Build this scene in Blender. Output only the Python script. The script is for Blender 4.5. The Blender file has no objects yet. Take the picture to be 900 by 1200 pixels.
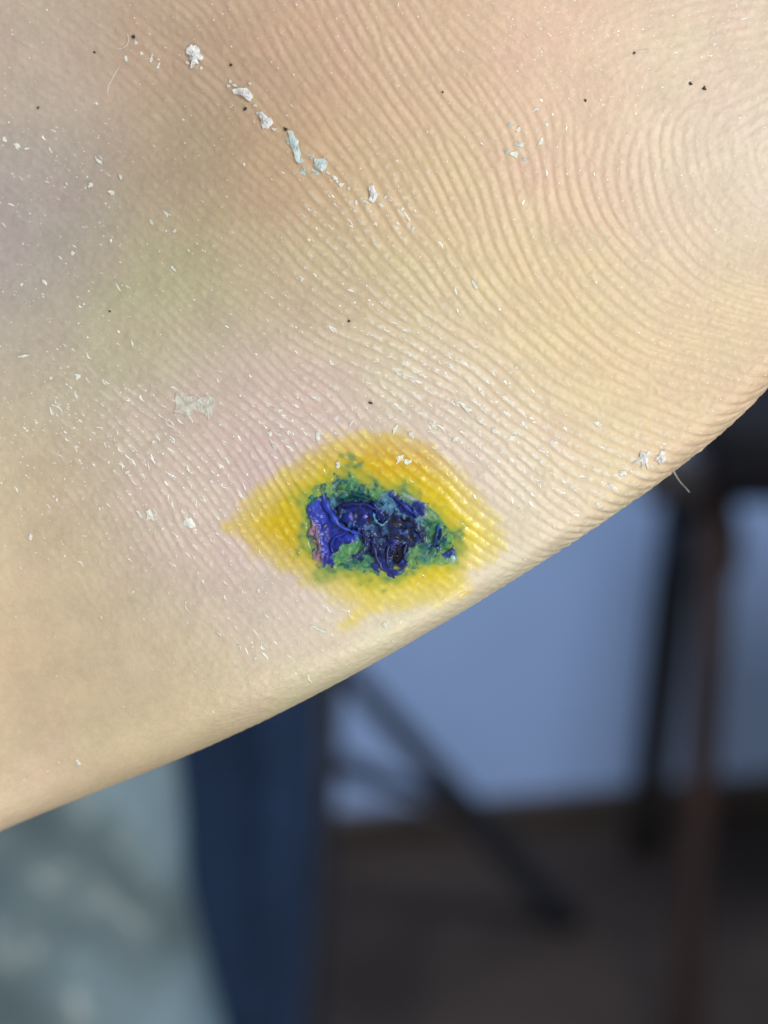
import bpy, math, random
import numpy as np
from mathutils import Vector, Matrix, Euler

random.seed(7)
rng = np.random.default_rng(11)
scene = bpy.context.scene
R = math.radians
COL = scene.collection

# ------------------------------------------------------------------ camera
K = 0.00004            # metres on the sole per photo pixel (36 x 48 mm field)
D0 = 0.115             # focus distance
CAM_Z = 0.74
PITCH = R(13.0)
cam_d = bpy.data.cameras.new('camera')
cam = bpy.data.objects.new('camera', cam_d); COL.objects.link(cam)
cam.location = (0, 0, CAM_Z)
cam.rotation_euler = (R(90) - PITCH, 0, 0)
cam_d.sensor_fit = 'VERTICAL'; cam_d.sensor_height = 24.0
cam_d.lens = 24.0 * D0 / (1200 * K)
cam_d.clip_start = 0.005; cam_d.clip_end = 60
cam_d.dof.use_dof = True
cam_d.dof.focus_distance = D0 + 0.0006
cam_d.dof.aperture_fstop = cam_d.lens / 2.15     # about 2.2 mm wide opening
scene.camera = cam

# ------------------------------------------------------------------ light
world = bpy.data.worlds.new('World'); scene.world = world
world.use_nodes = True
world.node_tree.nodes['Background'].inputs['Color'].default_value = (0.86, 0.93, 1.0, 1)
world.node_tree.nodes['Background'].inputs['Strength'].default_value = 0.42

def area(name, loc, target, size, power, col):
    d = bpy.data.lights.new(name, 'AREA'); d.shape = 'SQUARE'; d.size = size; d.energy = power; d.color = col
    o = bpy.data.objects.new(name, d); COL.objects.link(o); o.location = loc
    o.rotation_euler = (Vector(target) - Vector(loc)).to_track_quat('-Z', 'Y').to_euler()
    return o
FOOT_C = Vector((0, math.cos(PITCH) * D0, CAM_Z - math.sin(PITCH) * D0))
area('work_lamp', FOOT_C + Vector((0.47, -0.66, 0.38)), FOOT_C, 0.20, 4.9, (1.0, 0.975, 0.93))
area('rim_fill', FOOT_C + Vector((0.22, -0.62, -0.52)), FOOT_C, 0.30, 3.1, (1.0, 0.97, 0.92))  # added fill from low in front, brightens the lower rim
area('room_lamp', (0.22, 0.95, 1.75), (0.16, 1.9, 0.25), 0.5, 30, (0.80, 0.88, 1.0))

vs = scene.view_settings
vs.view_transform = 'Standard'; vs.look = 'None'; vs.gamma = 1.0; vs.use_curve_mapping = False
vs.exposure = 0.16
scene.render.engine = 'CYCLES'
scene.cycles.use_denoising = True
scene.cycles.max_bounces = 6

# ------------------------------------------------------------------ helpers
def lin(c):
    c = np.asarray(c, float) / 255.0
    return np.where(c <= 0.04045, c / 12.92, ((c + 0.055) / 1.055) ** 2.4)

def sstep(a, b, x):
    t = np.clip((x - a) / (b - a), 0, 1)
    return t * t * (3 - 2 * t)

def fnoise(h, w, wl, seed, aniso=None):
    """smooth noise, wavelength wl in cells, unit std"""
    r = np.random.default_rng(seed)
    f = np.fft.rfft2(r.standard_normal((h, w)))
    ky = np.fft.fftfreq(h)[:, None]; kx = np.fft.rfftfreq(w)[None]
    k = np.sqrt(kx ** 2 + ky ** 2)
    n = np.fft.irfft2(f * np.exp(-(k * wl) ** 2 * 1.5) , s=(h, w))
    n -= n.mean()
    return n / n.std()

def bil(img, x, y):
    """bilinear lookup, x,y in cells"""
    h, w = img.shape[:2]
    x = np.clip(x, 0, w - 1.001); y = np.clip(y, 0, h - 1.001)
    i = x.astype(int); j = y.astype(int); fx = x - i; fy = y - j
    if img.ndim == 3: fx = fx[..., None]; fy = fy[..., None]
    return (img[j, i] * (1 - fx) + img[j, i + 1] * fx) * (1 - fy) + (img[j + 1, i] * (1 - fx) + img[j + 1, i + 1] * fx) * fy

def cub(img, x, y):
    """Catmull-Rom lookup"""
    h, w = img.shape
    x = np.clip(x, 1, w - 3.001); y = np.clip(y, 1, h - 3.001)
    i = x.astype(int); j = y.astype(int); fx = x - i; fy = y - j
    def wts(t):
        return (-.5 * t + t * t - .5 * t ** 3, 1 - 2.5 * t * t + 1.5 * t ** 3, .5 * t + 2 * t * t - 1.5 * t ** 3, -.5 * t * t + .5 * t ** 3)
    wx = wts(fx); wy = wts(fy)
    out = 0
    for b in range(4):
        row = 0
        for a in range(4):
            row = row + wx[a] * img[j + b - 1, i + a - 1]
        out = out + wy[b] * row
    return out

def mesh_from(name, verts, quads, tris=None, smooth=True):
    me = bpy.data.meshes.new(name)
    nq = len(quads); nt = 0 if tris is None else len(tris)
    me.vertices.add(len(verts)); me.vertices.foreach_set('co', np.asarray(verts, np.float32).ravel())
    loops = np.asarray(quads, np.int32).ravel()
    if nt: loops = np.concatenate([loops, np.asarray(tris, np.int32).ravel()])
    me.loops.add(len(loops)); me.loops.foreach_set('vertex_index', loops)
    me.polygons.add(nq + nt)
    st = np.concatenate([np.arange(nq) * 4, nq * 4 + np.arange(nt) * 3]).astype(np.int32)
    me.polygons.foreach_set('loop_start', st)
    me.update(calc_edges=True); me.validate()
    me.polygons.foreach_set('use_smooth', np.full(len(me.polygons), smooth))
    return me

def grid_quads(nr, nc, wrap=False):
    r = np.arange(nr - 1)[:, None]; c = np.arange(nc if wrap else nc - 1)[None]
    c1 = (c + 1) % nc
    q = np.stack([r * nc + c, r * nc + c1, (r + 1) * nc + c1, (r + 1) * nc + c], -1)
    return q.reshape(-1, 4)

def link(name, me, mat=None, parent=None, **props):
    o = bpy.data.objects.new(name, me); COL.objects.link(o)
    if mat: me.materials.append(mat)
    if parent: o.parent = parent
    for k_, v in props.items(): o[k_] = v
    return o

class NT:
    def __init__(s, name):
        s.m = bpy.data.materials.new(name); s.m.use_nodes = True
        s.t = s.m.node_tree; s.b = s.t.nodes['Principled BSDF']
    def n(s, typ, **kw):
        nd = s.t.nodes.new(typ)
        for k_, v in kw.items():
            if k_.startswith('i_'): nd.inputs[k_[2:].replace('_', ' ')].default_value = v
            else: setattr(nd, k_, v)
        return nd
    def l(s, a, b): s.t.links.new(a, b)

def noise_mat(name, c1, c2, scale, rough=0.6, bump=0.0, bdist=0.002, detail=4, sheen=0, metallic=0, spec=0.5):
    m = NT(name)
    tc = m.n('ShaderNodeTexCoord')
    nz = m.n('ShaderNodeTexNoise'); nz.inputs['Scale'].default_value = scale; nz.inputs['Detail'].default_value = detail
    m.l(tc.outputs['Object'], nz.inputs['Vector'])
    rp = m.n('ShaderNodeValToRGB')
    rp.color_ramp.elements[0].position = 0.32; rp.color_ramp.elements[1].position = 0.68
    rp.color_ramp.elements[0].color = (*c1, 1); rp.color_ramp.elements[1].color = (*c2, 1)
    m.l(nz.outputs['Fac'], rp.inputs['Fac']); m.l(rp.outputs['Color'], m.b.inputs['Base Color'])
    m.b.inputs['Roughness'].default_value = rough; m.b.inputs['Metallic'].default_value = metallic
    m.b.inputs['Specular IOR Level'].default_value = spec
    if bump:
        bp = m.n('ShaderNodeBump'); bp.inputs['Strength'].default_value = bump; bp.inputs['Distance'].default_value = bdist
        m.l(nz.outputs['Fac'], bp.inputs['Height']); m.l(bp.outputs['Normal'], m.b.inputs['Normal'])
    return m.m

# ------------------------------------------------------------------ the room behind (all far out of focus)
cp, sp = math.cos(PITCH), math.sin(PITCH)
def at(px, py, depth):
    """the point on the sight line of a photo pixel at this distance along the lens axis"""
    x = (px - 450) * K / D0 * depth; u = -(py - 600) * K / D0 * depth
    return Vector((x, depth * cp + u * sp, CAM_Z - depth * sp + u * cp))

def slab(name, mat, size, bevel=0.004, parent=None, loc=(0, 0, 0), rot=None, **props):
    import bmesh
    bm = bmesh.new(); bmesh.ops.create_cube(bm, size=1)
    for v in bm.verts: v.co = Vector((v.co.x * size[0], v.co.y * size[1], v.co.z * size[2]))
    if bevel: bmesh.ops.bevel(bm, geom=list(bm.edges), offset=bevel, segments=3, affect='EDGES', profile=0.6)
    me = bpy.data.meshes.new(name); bm.to_mesh(me); bm.free()
    for p in me.polygons: p.use_smooth = True
    o = link(name, me, mat, parent, **props); o.location = loc
    if rot: o.rotation_euler = rot
    return o

def bar(name, mat, a, b, w0, w1, parent=None, seg=20, thick=None, bend=0.0):
    """a tapering turned or square rail between two world points"""
    a = Vector(a); b = Vector(b); d = b - a; L = d.length
    q = d.to_track_quat('Z', 'Y').to_matrix()
    vs_, rows = [], 14
    for i in range(rows + 1):
        t = i / rows; w = w0 + (w1 - w0) * t
        for j in range(seg):
            an = 2 * math.pi * j / seg
            ca, sa = math.cos(an), math.sin(an)
            e = 0.45
            x = math.copysign(abs(ca) ** e, ca) * w; y = math.copysign(abs(sa) ** e, sa) * (w if thick is None else thick)
            p = a + d * t + q @ Vector((x + bend * math.sin(math.pi * t), y, 0))
            vs_.append(p)
    base = parent.matrix_world.translation if parent else Vector((0, 0, 0))
    vs_ = [v - base for v in vs_]
    n = len(vs_); vs_ += [a - base, b - base]
    tris = [(n, (j + 1) % seg, j) for j in range(seg)] + [(n + 1, rows * seg + j, rows * seg + (j + 1) % seg) for j in range(seg)]
    return link(name, mesh_from(name, [tuple(v) for v in vs_], grid_quads(rows + 1, seg, True), tris), mat, parent)

def empty(name, loc, **props):
    o = bpy.data.objects.new(name, None); COL.objects.link(o); o.location = loc
    o.matrix_world = Matrix.Translation(loc); o.empty_display_size = 0.05
    for k_, v in props.items(): o[k_] = v
    return o

def sheet(name, mat, corners, n=(40, 40), **props):
    a, b, c, d = [np.array(v) for v in corners]
    u = np.linspace(0, 1, n[0])[None, :, None]; v = np.linspace(0, 1, n[1])[:, None, None]
    P = (a * (1 - u) + b * u) * (1 - v) + (d * (1 - u) + c * u) * v
    return link(name, mesh_from(name, P.reshape(-1, 3), grid_quads(n[1], n[0])), mat, **props)

m_floor = noise_mat('floor_stone', (0.018, 0.013, 0.011), (0.036, 0.026, 0.022), 5.0, 0.85, 0.15, 0.004, 8, spec=0.15)
m_wall = noise_mat('wall_paint', (0.215, 0.305, 0.50), (0.245, 0.34, 0.55), 1.6, 0.75, 0.2, 0.002, 6)
m_skirt = noise_mat('skirting_wood', (0.020, 0.014, 0.012), (0.038, 0.027, 0.022), 14, 0.5)
sheet('floor', m_floor, [(-3, -1.5, 0), (3.5, -1.5, 0), (3.5, 4.5, 0), (-3, 4.5, 0)], (30, 30), kind='structure')
# wall line: floor junction seen at (370,968) and (900,912); turn it a little away to the right
def floor_hit(px, py):
    a = at(px, py, 0.1); o = Vector((0, 0, CAM_Z)); d = a - o
    return o + d * (-CAM_Z / d.z)
W1 = floor_hit(370, 985); W2 = floor_hit(900, 938)
wd = (W2 - W1); wd.z = 0; wd.normalize(); wn = Vector((wd.y, -wd.x, 0))     # towards the camera
WA = W1 - wd * 2.2; WB = W1 + wd * 2.6
sheet('wall', m_wall, [WA, WB, WB + Vector((0, 0, 2.6)), WA + Vector((0, 0, 2.6))], (40, 30), kind='structure')
mid = (WA + WB) / 2 + wn * 0.008
slab('skirting_board', m_skirt, ((WB - WA).length, 0.016, 0.026), 0.003, None, mid + Vector((0, 0, 0.0132)),
     (0, 0, math.atan2(wd.y, wd.x)), kind='structure')

# --- dark brown wooden chair on the right
m_wood_b = noise_mat('chair_black_wood', (0.006, 0.005, 0.005), (0.013, 0.010, 0.009), 20, 0.7, spec=0.2)
m_wood_r = noise_mat('chair_brown_wood', (0.010, 0.0045, 0.0035), (0.019, 0.0085, 0.006), 24, 0.7, spec=0.2)
m_seat = noise_mat('chair_seat_leather', (0.005, 0.005, 0.006), (0.011, 0.010, 0.012), 60, 0.85, 0.3, 0.001, spec=0.1)
m_apron = noise_mat('chair_apron_wood', (0.010, 0.010, 0.013), (0.018, 0.017, 0.021), 30, 0.5)
f1 = floor_hit(752, 1000); d_back = (f1 - cam.location).dot(Vector((0, cp, -sp)))
d_front = d_back * 0.80
chair = empty('wooden_chair', floor_hit(800, 1060), label='dark brown wooden chair with black seat standing against the blue wall', category='chair')
dt = d_front + 0.02
a_top = at(812, 560, d_back - 0.10)
bar('leg', m_wood_b, f1, at(806, 548, d_back - 0.05), 0.0110, 0.0150, chair)
fr = at(797, 1330, d_front); fr.z = 0.0
bar('leg', m_wood_r, fr, at(846, 540, d_front + 0.04), 0.0085, 0.0125, chair)
e1 = floor_hit(1085, 985)
bar('leg', m_wood_b, e1, at(1075, 548, d_back + 0.01), 0.0095, 0.0135, chair)
fr2 = at(1130, 1330, d_front); fr2.z = 0
bar('leg', m_wood_r, fr2, at(1125, 540, d_front + 0.06), 0.0085, 0.0125, chair)
sc_ = at(980, 500, d_front + 0.14)
zs = sc_.z
seat = slab('seat', m_seat, (0.215, 0.30, 0.052), 0.012, chair, Vector((sc_.x, sc_.y, zs + 0.004)) - chair.location, (0, 0, 0))
slab('apron', m_apron, (0.25, 0.018, 0.034), 0.003, chair, at(965, 560, d_front + 0.06) - chair.location, (0, 0, 0))
bar('stretcher', m_wood_b, at(808, 640, d_back - 0.06), at(852, 640, d_front + 0.03), 0.010, 0.010, chair, thick=0.020)

# --- black folding stand: post, diagonal brace, cross rail
m_metal = noise_mat('stand_metal', (0.008, 0.011, 0.020), (0.016, 0.021, 0.034), 30, 0.45)
m_metal2 = noise_mat('stand_brace_metal', (0.006, 0.007, 0.010), (0.011, 0.012, 0.017), 30, 0.7, spec=0.2)
dS = 0.92
fp = floor_hit(668, 1082)
stand = empty('folding_stand', floor_hit(500, 1180), label='black metal folding stand with a slanting brace behind the blue cloth', category='stand')
pa = at(378, 700, dS); pb = at(340, 1330, dS * 1.02)
bar('post', m_metal, pb, pa, 0.0085, 0.0085, stand)
dB = (fp - cam.location).dot(Vector((0, cp, -sp)))
bar('brace', m_metal2, fp, at(330, 700, dB - 0.10), 0.0125, 0.0070, stand)
bar('cross_rail', m_metal, at(350, 880, dS + 0.12), at(520, 938, dB - 0.03), 0.005, 0.006, stand)

# --- navy cloth hanging, and the crumpled grey cover in front of it
def cloth(name, mat, vmax, dep, fn, nx, ny, thick, **props):
    u = np.linspace(0, 1, nx); v = np.linspace(0, vmax, ny)
    U, V = np.meshgrid(u, v)
    PX, PY, DD = fn(U, V)
    k2 = K / D0
    X = (PX - 450) * k2 * dep; Uu = -(PY - 600) * k2 * dep
    Xw = X; Yw = (dep + DD) * cp + Uu * sp; Zw = CAM_Z - (dep + DD) * sp + Uu * cp
    P = np.stack([Xw, Yw, Zw], -1)
    c = P.reshape(-1, 3).mean(0); c[2] = P[..., 2].min()
    o = link(name, mesh_from(name, (P - c).reshape(-1, 3), grid_quads(ny, nx)), mat, **props)
    o.location = c
    sol = o.modifiers.new('thick', 'SOLIDIFY'); sol.thickness = thick; sol.offset = 1
    return o

m_navy = noise_mat('navy_cotton', (0.010, 0.022, 0.052), (0.015, 0.033, 0.078), 60, 0.9, 0.3, 0.001, spec=0.15)
m_grey = noise_mat('grey_satin', (0.036, 0.066, 0.082), (0.17, 0.235, 0.258), 6, 0.33, 0.0, 0.002, 2)  # lighter noise tone stands in for highlights on the folds

def navy_fn(U, V):
    th = (U - 0.5) * 2.9
    px = 190 + 150 * np.sin(th) / math.sin(1.45) + 30 * (1 - np.minimum(V, 1)) + 8 * np.sin(V * 5)
    d = 0.030 * (1 - np.cos(th)) + 0.0025 * np.sin(th * 4 + V * 3) + 0.002 * np.sin(th * 9 - V * 5)
    py = 640 + V * 900
    return px, py, d
cloth('navy_cloth', m_navy, 3.8, 0.52, navy_fn, 90, 300, 0.0015,
      label='navy blue cloth hanging in folds behind the foot', category='cloth')

def fb(U, V, sx, sy, ph):
    return np.sin(U * sx + ph + 1.3 * np.sin(V * sy * 0.6 + ph)) * np.sin(V * sy + 2 * ph + 0.9 * np.sin(U * sx * 0.7))
def grey_fn(U, V):
    th = (U - 0.5) * 3.0
    px = -5 + 200 * np.sin(th) + 105 * np.minimum(V, 1) * U - 45 * (1 - np.minimum(V, 1)) * U + 14 * np.sin(V * 6 + 1)
    d = 0.034 * (1 - np.cos(th)) + 0.0085 * fb(U, V, 7, 9, .7) + 0.0026 * fb(U, V, 15, 13, 2.1) + 0.0006 * fb(U, V, 34, 30, .2)
    py = 780 + V * 620
    return px, py, d
cloth('satin_cover', m_grey, 5.85, 0.48, grey_fn, 130, 520, 0.001,
      label='crumpled silvery grey green cover below the foot beside the navy cloth', category='cover')

# ================================================================== THE FOOT
TH = R(29.0)
ES = np.array([math.cos(TH), -math.sin(TH)])      # along the foot's edge (photo px, y down)
EN = np.array([-math.sin(TH), -math.cos(TH)])     # inward from the edge
edge = np.array([(0, 976), (100, 936), (200, 893), (270, 862), (340, 829), (400, 799), (460, 765), (515, 735), (560, 706), (620, 666),
                 (680, 627), (740, 590), (800, 547), (840, 511), (870, 483), (900, 455)], float)
es_, en_ = edge @ ES, edge @ EN
pf = np.polyfit(es_, en_, 5)
S_LO, S_HI = es_.min(), es_.max()
def n0(s):
    sc = np.clip(s, S_LO, S_HI)
    v = np.polyval(pf, sc)
    dlo = np.polyval(np.polyder(pf), S_LO); dhi = np.polyval(np.polyder(pf), S_HI)
    lo = np.minimum(s - S_LO, 0); hi = np.maximum(s - S_HI, 0)
    return v + lo * np.clip(dlo, -.3, .3) + hi * np.clip(dhi, -.4, .4) + 0.00022 * lo ** 2 + 0.00045 * hi ** 2

def edge_A(s): return 30 + 60 * (1 - sstep(-420, 120, s))       # width of the roll, px
def edge_B(s): return 60 + 110 * (1 - sstep(-420, 160, s))       # depth of the roll, px
PEXP = 2.2

def relief(px, py):
    """broad form of the sole, px of depth away from the camera"""
    g = 0.0
    def G(x, y, rx, ry, a=0):
        c, s = math.cos(a), math.sin(a)
        u = (px - x) * c + (py - y) * s; v = -(px - x) * s + (py - y) * c
        return np.exp(-(u / rx) ** 2 - (v / ry) ** 2)
    g = g + 125 * G(-60, 210, 330, 300, .3)
    g = g + 26 * G(190, 110, 140, 120)
    g = g - 16 * G(500, 330, 260, 160, .6)
    g = g - 8 * G(330, 760, 300, 120, -.5)
    g = g + 22 * G(40, 600, 160, 140)
    g = g + 140 * G(-80, 880, 320, 210, -.4)
    g = g + 55 * sstep(0, 1, np.clip((px - 560) / 700, 0, 1) * np.clip((420 - py) / 500, 0, 1) * 2)
    g = g + 10 * G(300, 590, 110, 70, .7)
    g = g + 70 * np.clip((60 - py) / 500, 0, 3) ** 1.5
    return g

# ---- ridge directions read off the photograph: x, y, angle below horizontal, strength, spacing px
RID = [(50,50,35,.25,11),(150,20,36,.4,11),(210,40,42,.65,12),(250,70,45,.75,12),(300,30,55,.75,13),(350,20,62,.8,13),(420,20,65,.85,13),
 (330,130,45,.75,12),(400,140,50,.85,13),(430,60,60,.85,13),(480,130,50,1,13.5),(530,130,50,.9,13.5),(560,30,48,.35,13),(620,60,40,.15,13),
 (590,170,57,.8,13.5),(640,180,85,.7,13.5),(690,185,102,.65,13.5),(750,190,96,.65,13.5),(800,210,88,.6,13.5),(850,200,75,.4,13),(640,120,70,.15,13),
 (470,230,60,1,14),(520,230,67,1,14),(570,230,74,1,14),(620,230,78,1,14),(660,240,82,1,14),(480,300,50,1,14),(550,300,57,1,14),(620,300,60,1,14),
 (480,380,37,1,13),(550,380,38,1,13.5),(620,370,40,1,14),(650,330,50,1,14),(690,240,78,1,14),(720,280,58,1,14),(760,300,48,.9,14),(700,330,45,1,14),
 (720,350,38,1,14),(760,370,26,1,14),(820,340,20,.9,13.5),(870,330,6,.8,13),(885,295,0,.5,13),(870,390,8,1,13.5),(690,390,33,1,14),(800,390,20,1,14),
 (800,270,45,.45,14),(840,260,45,.2,13),(270,230,45,.6,11),(300,280,42,.6,11),(380,260,46,.85,12),(430,270,54,1,13),(300,350,36,.7,11.5),(400,330,40,.9,12),
 (430,380,34,.95,12),(250,420,34,.6,11),(350,430,35,.8,11.5),(430,420,33,.9,11.5),(300,500,43,.85,10.5),(240,560,50,.9,10),(300,570,54,.95,10),
 (200,500,44,.7,10),(150,470,40,.5,10),(190,580,58,.7,10),(120,580,57,.3,10),(260,640,58,.85,10),(300,660,50,.9,9.5),(370,700,42,.9,9.5),
 (220,650,62,.7,10),(180,680,60,.45,10),(260,720,55,.35,10),(480,430,35,.95,12),(550,450,33,.95,13),(600,480,33,1,13),(640,430,29,1,13.5),
 (550,530,45,.85,11),(620,560,36,.9,12),(660,600,29,.9,12.5),(580,590,48,.85,11),(700,430,30,1,14),(750,430,22,1,14.5),(850,430,10,1,14.5),
 (700,500,30,1,13.5),(800,500,20,1,14),(840,470,15,1,14),(740,560,27,.9,13),(900,420,6,1,14),(850,30,-12,.25,13),(800,60,-15,.2,13),(880,120,-22,.25,13),
 (740,100,-35,.06,13),(50,250,42,.10,10),(100,400,40,.12,10),(60,150,40,.15,10),(130,300,42,.12,10),(200,330,40,.35,10.5),(190,230,48,.3,11),(50,500,45,.08,10),
 (60,650,60,.04,10),(100,800,60,.02,10),(200,850,60,.02,10),(330,790,50,.08,10),(400,740,42,.35,10),(470,560,42,.7,11),(450,650,42,.6,10),(520,690,38,.55,10.5),
 (560,670,34,.6,11),(330,620,52,.8,10),(420,520,42,.7,11),(0,950,60,.02,10),(450,745,40,.10,10),(400,775,45,.05,10),(520,712,36,.22,10.5),(600,662,33,.5,11.5),(650,90,40,.1,13),(700,140,-50,.08,13)]
RID = np.array(RID, float)
GX0, GY0, GC = -170.0, -170.0, 2.5            # ridge map origin and cell, px
GW, GH = int(1270 / GC), int(1500 / GC)
gx, gy = np.meshgrid(GX0 + GC * np.arange(GW), GY0 + GC * np.arange(GH))

def idw(vals, sig=48.0):
    num = 0; den = 0
    for (x, y), v in zip(RID[:, :2], vals):
        d2 = (gx - x) ** 2 + (gy - y) ** 2
        w = np.exp(-d2 / (2 * sig * sig)) + 2e-3 / (1 + d2 / 4e4) ** 2
        num = num + w * v; den = den + w
    return num / den
def small(fn):                                  # evaluate the slow interpolation coarsely
    global gx, gy
    fx, fy = gx, gy
    st = 4
    gx, gy = gx[::st, ::st], gy[::st, ::st]
    r_ = [np.asarray(v) for v in fn()]
    yy, xx = np.meshgrid(np.arange(GH) / st, np.arange(GW) / st, indexing='ij')
    gx, gy = fx, fy
    return [bil(v, xx, yy) for v in r_]
a_ = np.radians(RID[:, 2])
c2, s2, strg, spc = small(lambda: (idw(np.cos(2 * a_), 42), idw(np.sin(2 * a_), 42), idw(RID[:, 3], 36), idw(RID[:, 4], 55)))
ang = 0.5 * np.arctan2(s2, c2) + 0.06 * fnoise(GH, GW, 26, 5)
spc = spc * (1 + 0.05 * fnoise(GH, GW, 30, 6))

def grow_ridges():
    kx = np.fft.rfftfreq(GW)[None]; ky = np.fft.fftfreq(GH)[:, None]
    NO = 18; fs = np.array([1 / 14.6, 1 / 12.4, 1 / 10.4]) * GC
    img = rng.standard_normal((GH, GW)) * 0.6
    fa = np.mod(ang + math.pi / 2, math.pi) / math.pi * NO           # wave-vector angle in bins
    ff = np.clip(np.interp(GC / spc, fs, [0, 1, 2]), 0, 2)
    banks = []
    for i in range(NO):
        da = np.abs(fa - i); da = np.minimum(da, NO - da)
        wa = np.clip(1 - da, 0, 1)
        if wa.max() <= 0: continue
        t = math.pi * i / NO
        for j, f in enumerate(fs):
            w = wa * np.clip(1 - np.abs(ff - j), 0, 1)
            if w.max() <= 0: continue
            sk = 0.25 * f
            H = np.exp(-((kx - f * math.cos(t)) ** 2 + (ky - f * math.sin(t)) ** 2) / (2 * sk * sk)) + \
                np.exp(-((kx + f * math.cos(t)) ** 2 + (ky + f * math.sin(t)) ** 2) / (2 * sk * sk))
            banks.append((H.astype(np.float32), w.astype(np.float32)))
    for it in range(9):
        F = np.fft.rfft2(img)
        out = np.zeros((GH, GW))
        for H, w in banks:
            out += w * np.fft.irfft2(F * H, s=(GH, GW))
        out /= np.sqrt(np.mean(out ** 2)) + 1e-9
        img = np.tanh(1.5 * out)
    return out / 1.3
ridge = np.clip(grow_ridges(), -1.6, 1.6)
# finer grain laid over the ridges: pores, broken crests, pebbling where the ridges fade
n1 = fnoise(GH * 2, GW * 2, 4.2, 21); n2 = fnoise(GH * 2, GW * 2, 2.3, 22); n3 = fnoise(GH, GW, 16, 23); n4 = fnoise(GH * 2, GW * 2, 8.0, 24)

def ridge_at(tx, ty):
    return cub(ridge, (tx - GX0) / GC, (ty - GY0) / GC)
def field(img, tx, ty, mul=1):
    return bil(img, (tx - GX0) / GC * mul, (ty - GY0) / GC * mul)

# ---- wound and iodine outlines (photo px)
def poly_sd(px, py, poly):
    """signed distance to a polygon, positive inside"""
    P = np.array(poly, float); Q = np.roll(P, -1, 0)
    d = np.full(px.shape, 1e9); ins = np.zeros(px.shape, bool)
    for (x0, y0), (x1, y1) in zip(P, Q):
        ex, ey = x1 - x0, y1 - y0
        t = np.clip(((px - x0) * ex + (py - y0) * ey) / (ex * ex + ey * ey), 0, 1)
        d = np.minimum(d, np.hypot(px - x0 - t * ex, py - y0 - t * ey))
        cnd = (y0 > py) != (y1 > py)
        ins ^= cnd & (px < (x1 - x0) * (py - y0) / (y1 - y0 + 1e-12) + x0)
    return np.where(ins, d, -d)
IODINE = [(269,617),(283,596),(303,575),(330,552),(360,532),(392,514),(430,506),(466,508),(500,522),(530,543),(552,572),(575,604),(593,622),(588,640),
          (572,655),(552,668),(546,694),(518,706),(470,712),(436,720),(418,728),(404,733),(410,726),(420,716),(396,700),(360,682),(325,664),(295,645)]
def Z(pts): return [(340 + x / 4.09, 530 + y / 4.09) for x, y in pts]
WOUND = Z([(52,235),(130,135),(215,80),(330,105),(480,150),(600,180),(725,270),(805,375),(830,470),(800,550),(650,575),(510,618),(380,610),(240,598),(125,570),(70,480),(48,370)])

def pmix(a, b, t): return a * (1 - t[..., None]) + b * t[..., None]
def mixc(a, b, t): return a * (1 - t[..., None]) + np.asarray(b) * t[..., None]

LIT_SKIN_PTS = [(50,50,172,156,138),(200,50,174,150,126),(350,50,190,160,132),(500,50,196,168,138),(650,50,204,174,147),(800,50,207,184,157),(890,50,210,190,165),
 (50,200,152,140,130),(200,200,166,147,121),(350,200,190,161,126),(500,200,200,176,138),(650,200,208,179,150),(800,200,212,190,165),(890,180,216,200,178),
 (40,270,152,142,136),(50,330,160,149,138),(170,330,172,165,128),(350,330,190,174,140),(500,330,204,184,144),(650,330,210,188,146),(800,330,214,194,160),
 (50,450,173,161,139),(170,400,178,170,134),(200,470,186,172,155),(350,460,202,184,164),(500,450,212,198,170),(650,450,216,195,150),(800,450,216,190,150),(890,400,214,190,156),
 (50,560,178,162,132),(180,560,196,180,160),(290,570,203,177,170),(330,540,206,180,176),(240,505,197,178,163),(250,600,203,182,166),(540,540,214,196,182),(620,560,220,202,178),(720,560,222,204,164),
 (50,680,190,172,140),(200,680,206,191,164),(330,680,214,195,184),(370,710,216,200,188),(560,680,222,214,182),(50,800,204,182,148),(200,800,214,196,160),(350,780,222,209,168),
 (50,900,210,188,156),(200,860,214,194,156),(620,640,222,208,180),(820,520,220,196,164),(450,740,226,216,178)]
LIT_SKIN_PTS = np.array(LIT_SKIN_PTS, float)
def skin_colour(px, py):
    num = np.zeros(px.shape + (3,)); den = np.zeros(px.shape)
    for r_ in LIT_SKIN_PTS:
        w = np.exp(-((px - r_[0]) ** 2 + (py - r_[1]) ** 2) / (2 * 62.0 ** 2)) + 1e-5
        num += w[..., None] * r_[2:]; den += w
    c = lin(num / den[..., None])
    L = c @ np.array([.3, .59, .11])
    return c * ((0.52 / L) ** 0.36)[..., None] * np.array([1.0, 1.005, 1.05])  # only partly levelled: some light and shade stays in the skin colour
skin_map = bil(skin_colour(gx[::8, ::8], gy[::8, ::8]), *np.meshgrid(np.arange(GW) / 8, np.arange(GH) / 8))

def scaly(px, py):
    """where the skin is dry and flaking, plus glint flecks over the iodine"""
    def G(x, y, rx, ry, a=0):
        c, s = math.cos(a), math.sin(a)
        u = (px - x) * c + (py - y) * s; v = -(px - x) * s + (py - y) * c
        return np.exp(-(u / rx) ** 2 - (v / ry) ** 2)
    return np.clip(1.0 * G(520, 460, 110, 55, .6) + .8 * G(610, 530, 110, 50, .6) + .7 * G(160, 520, 110, 90, .8) + .8 * G(350, 500, 80, 45, -.4) +
                   .5 * G(250, 640, 90, 90) + .5 * G(720, 560, 70, 40, -.4) + .45 * G(330, 740, 90, 40, -.4) + .3 * G(400, 330, 150, 110) + .10 * G(100, 220, 110, 110)
                   + .35 * G(430, 250, 80, 50) + .14 + .32 * G(430, 610, 130, 85), 0, 1)

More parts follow.
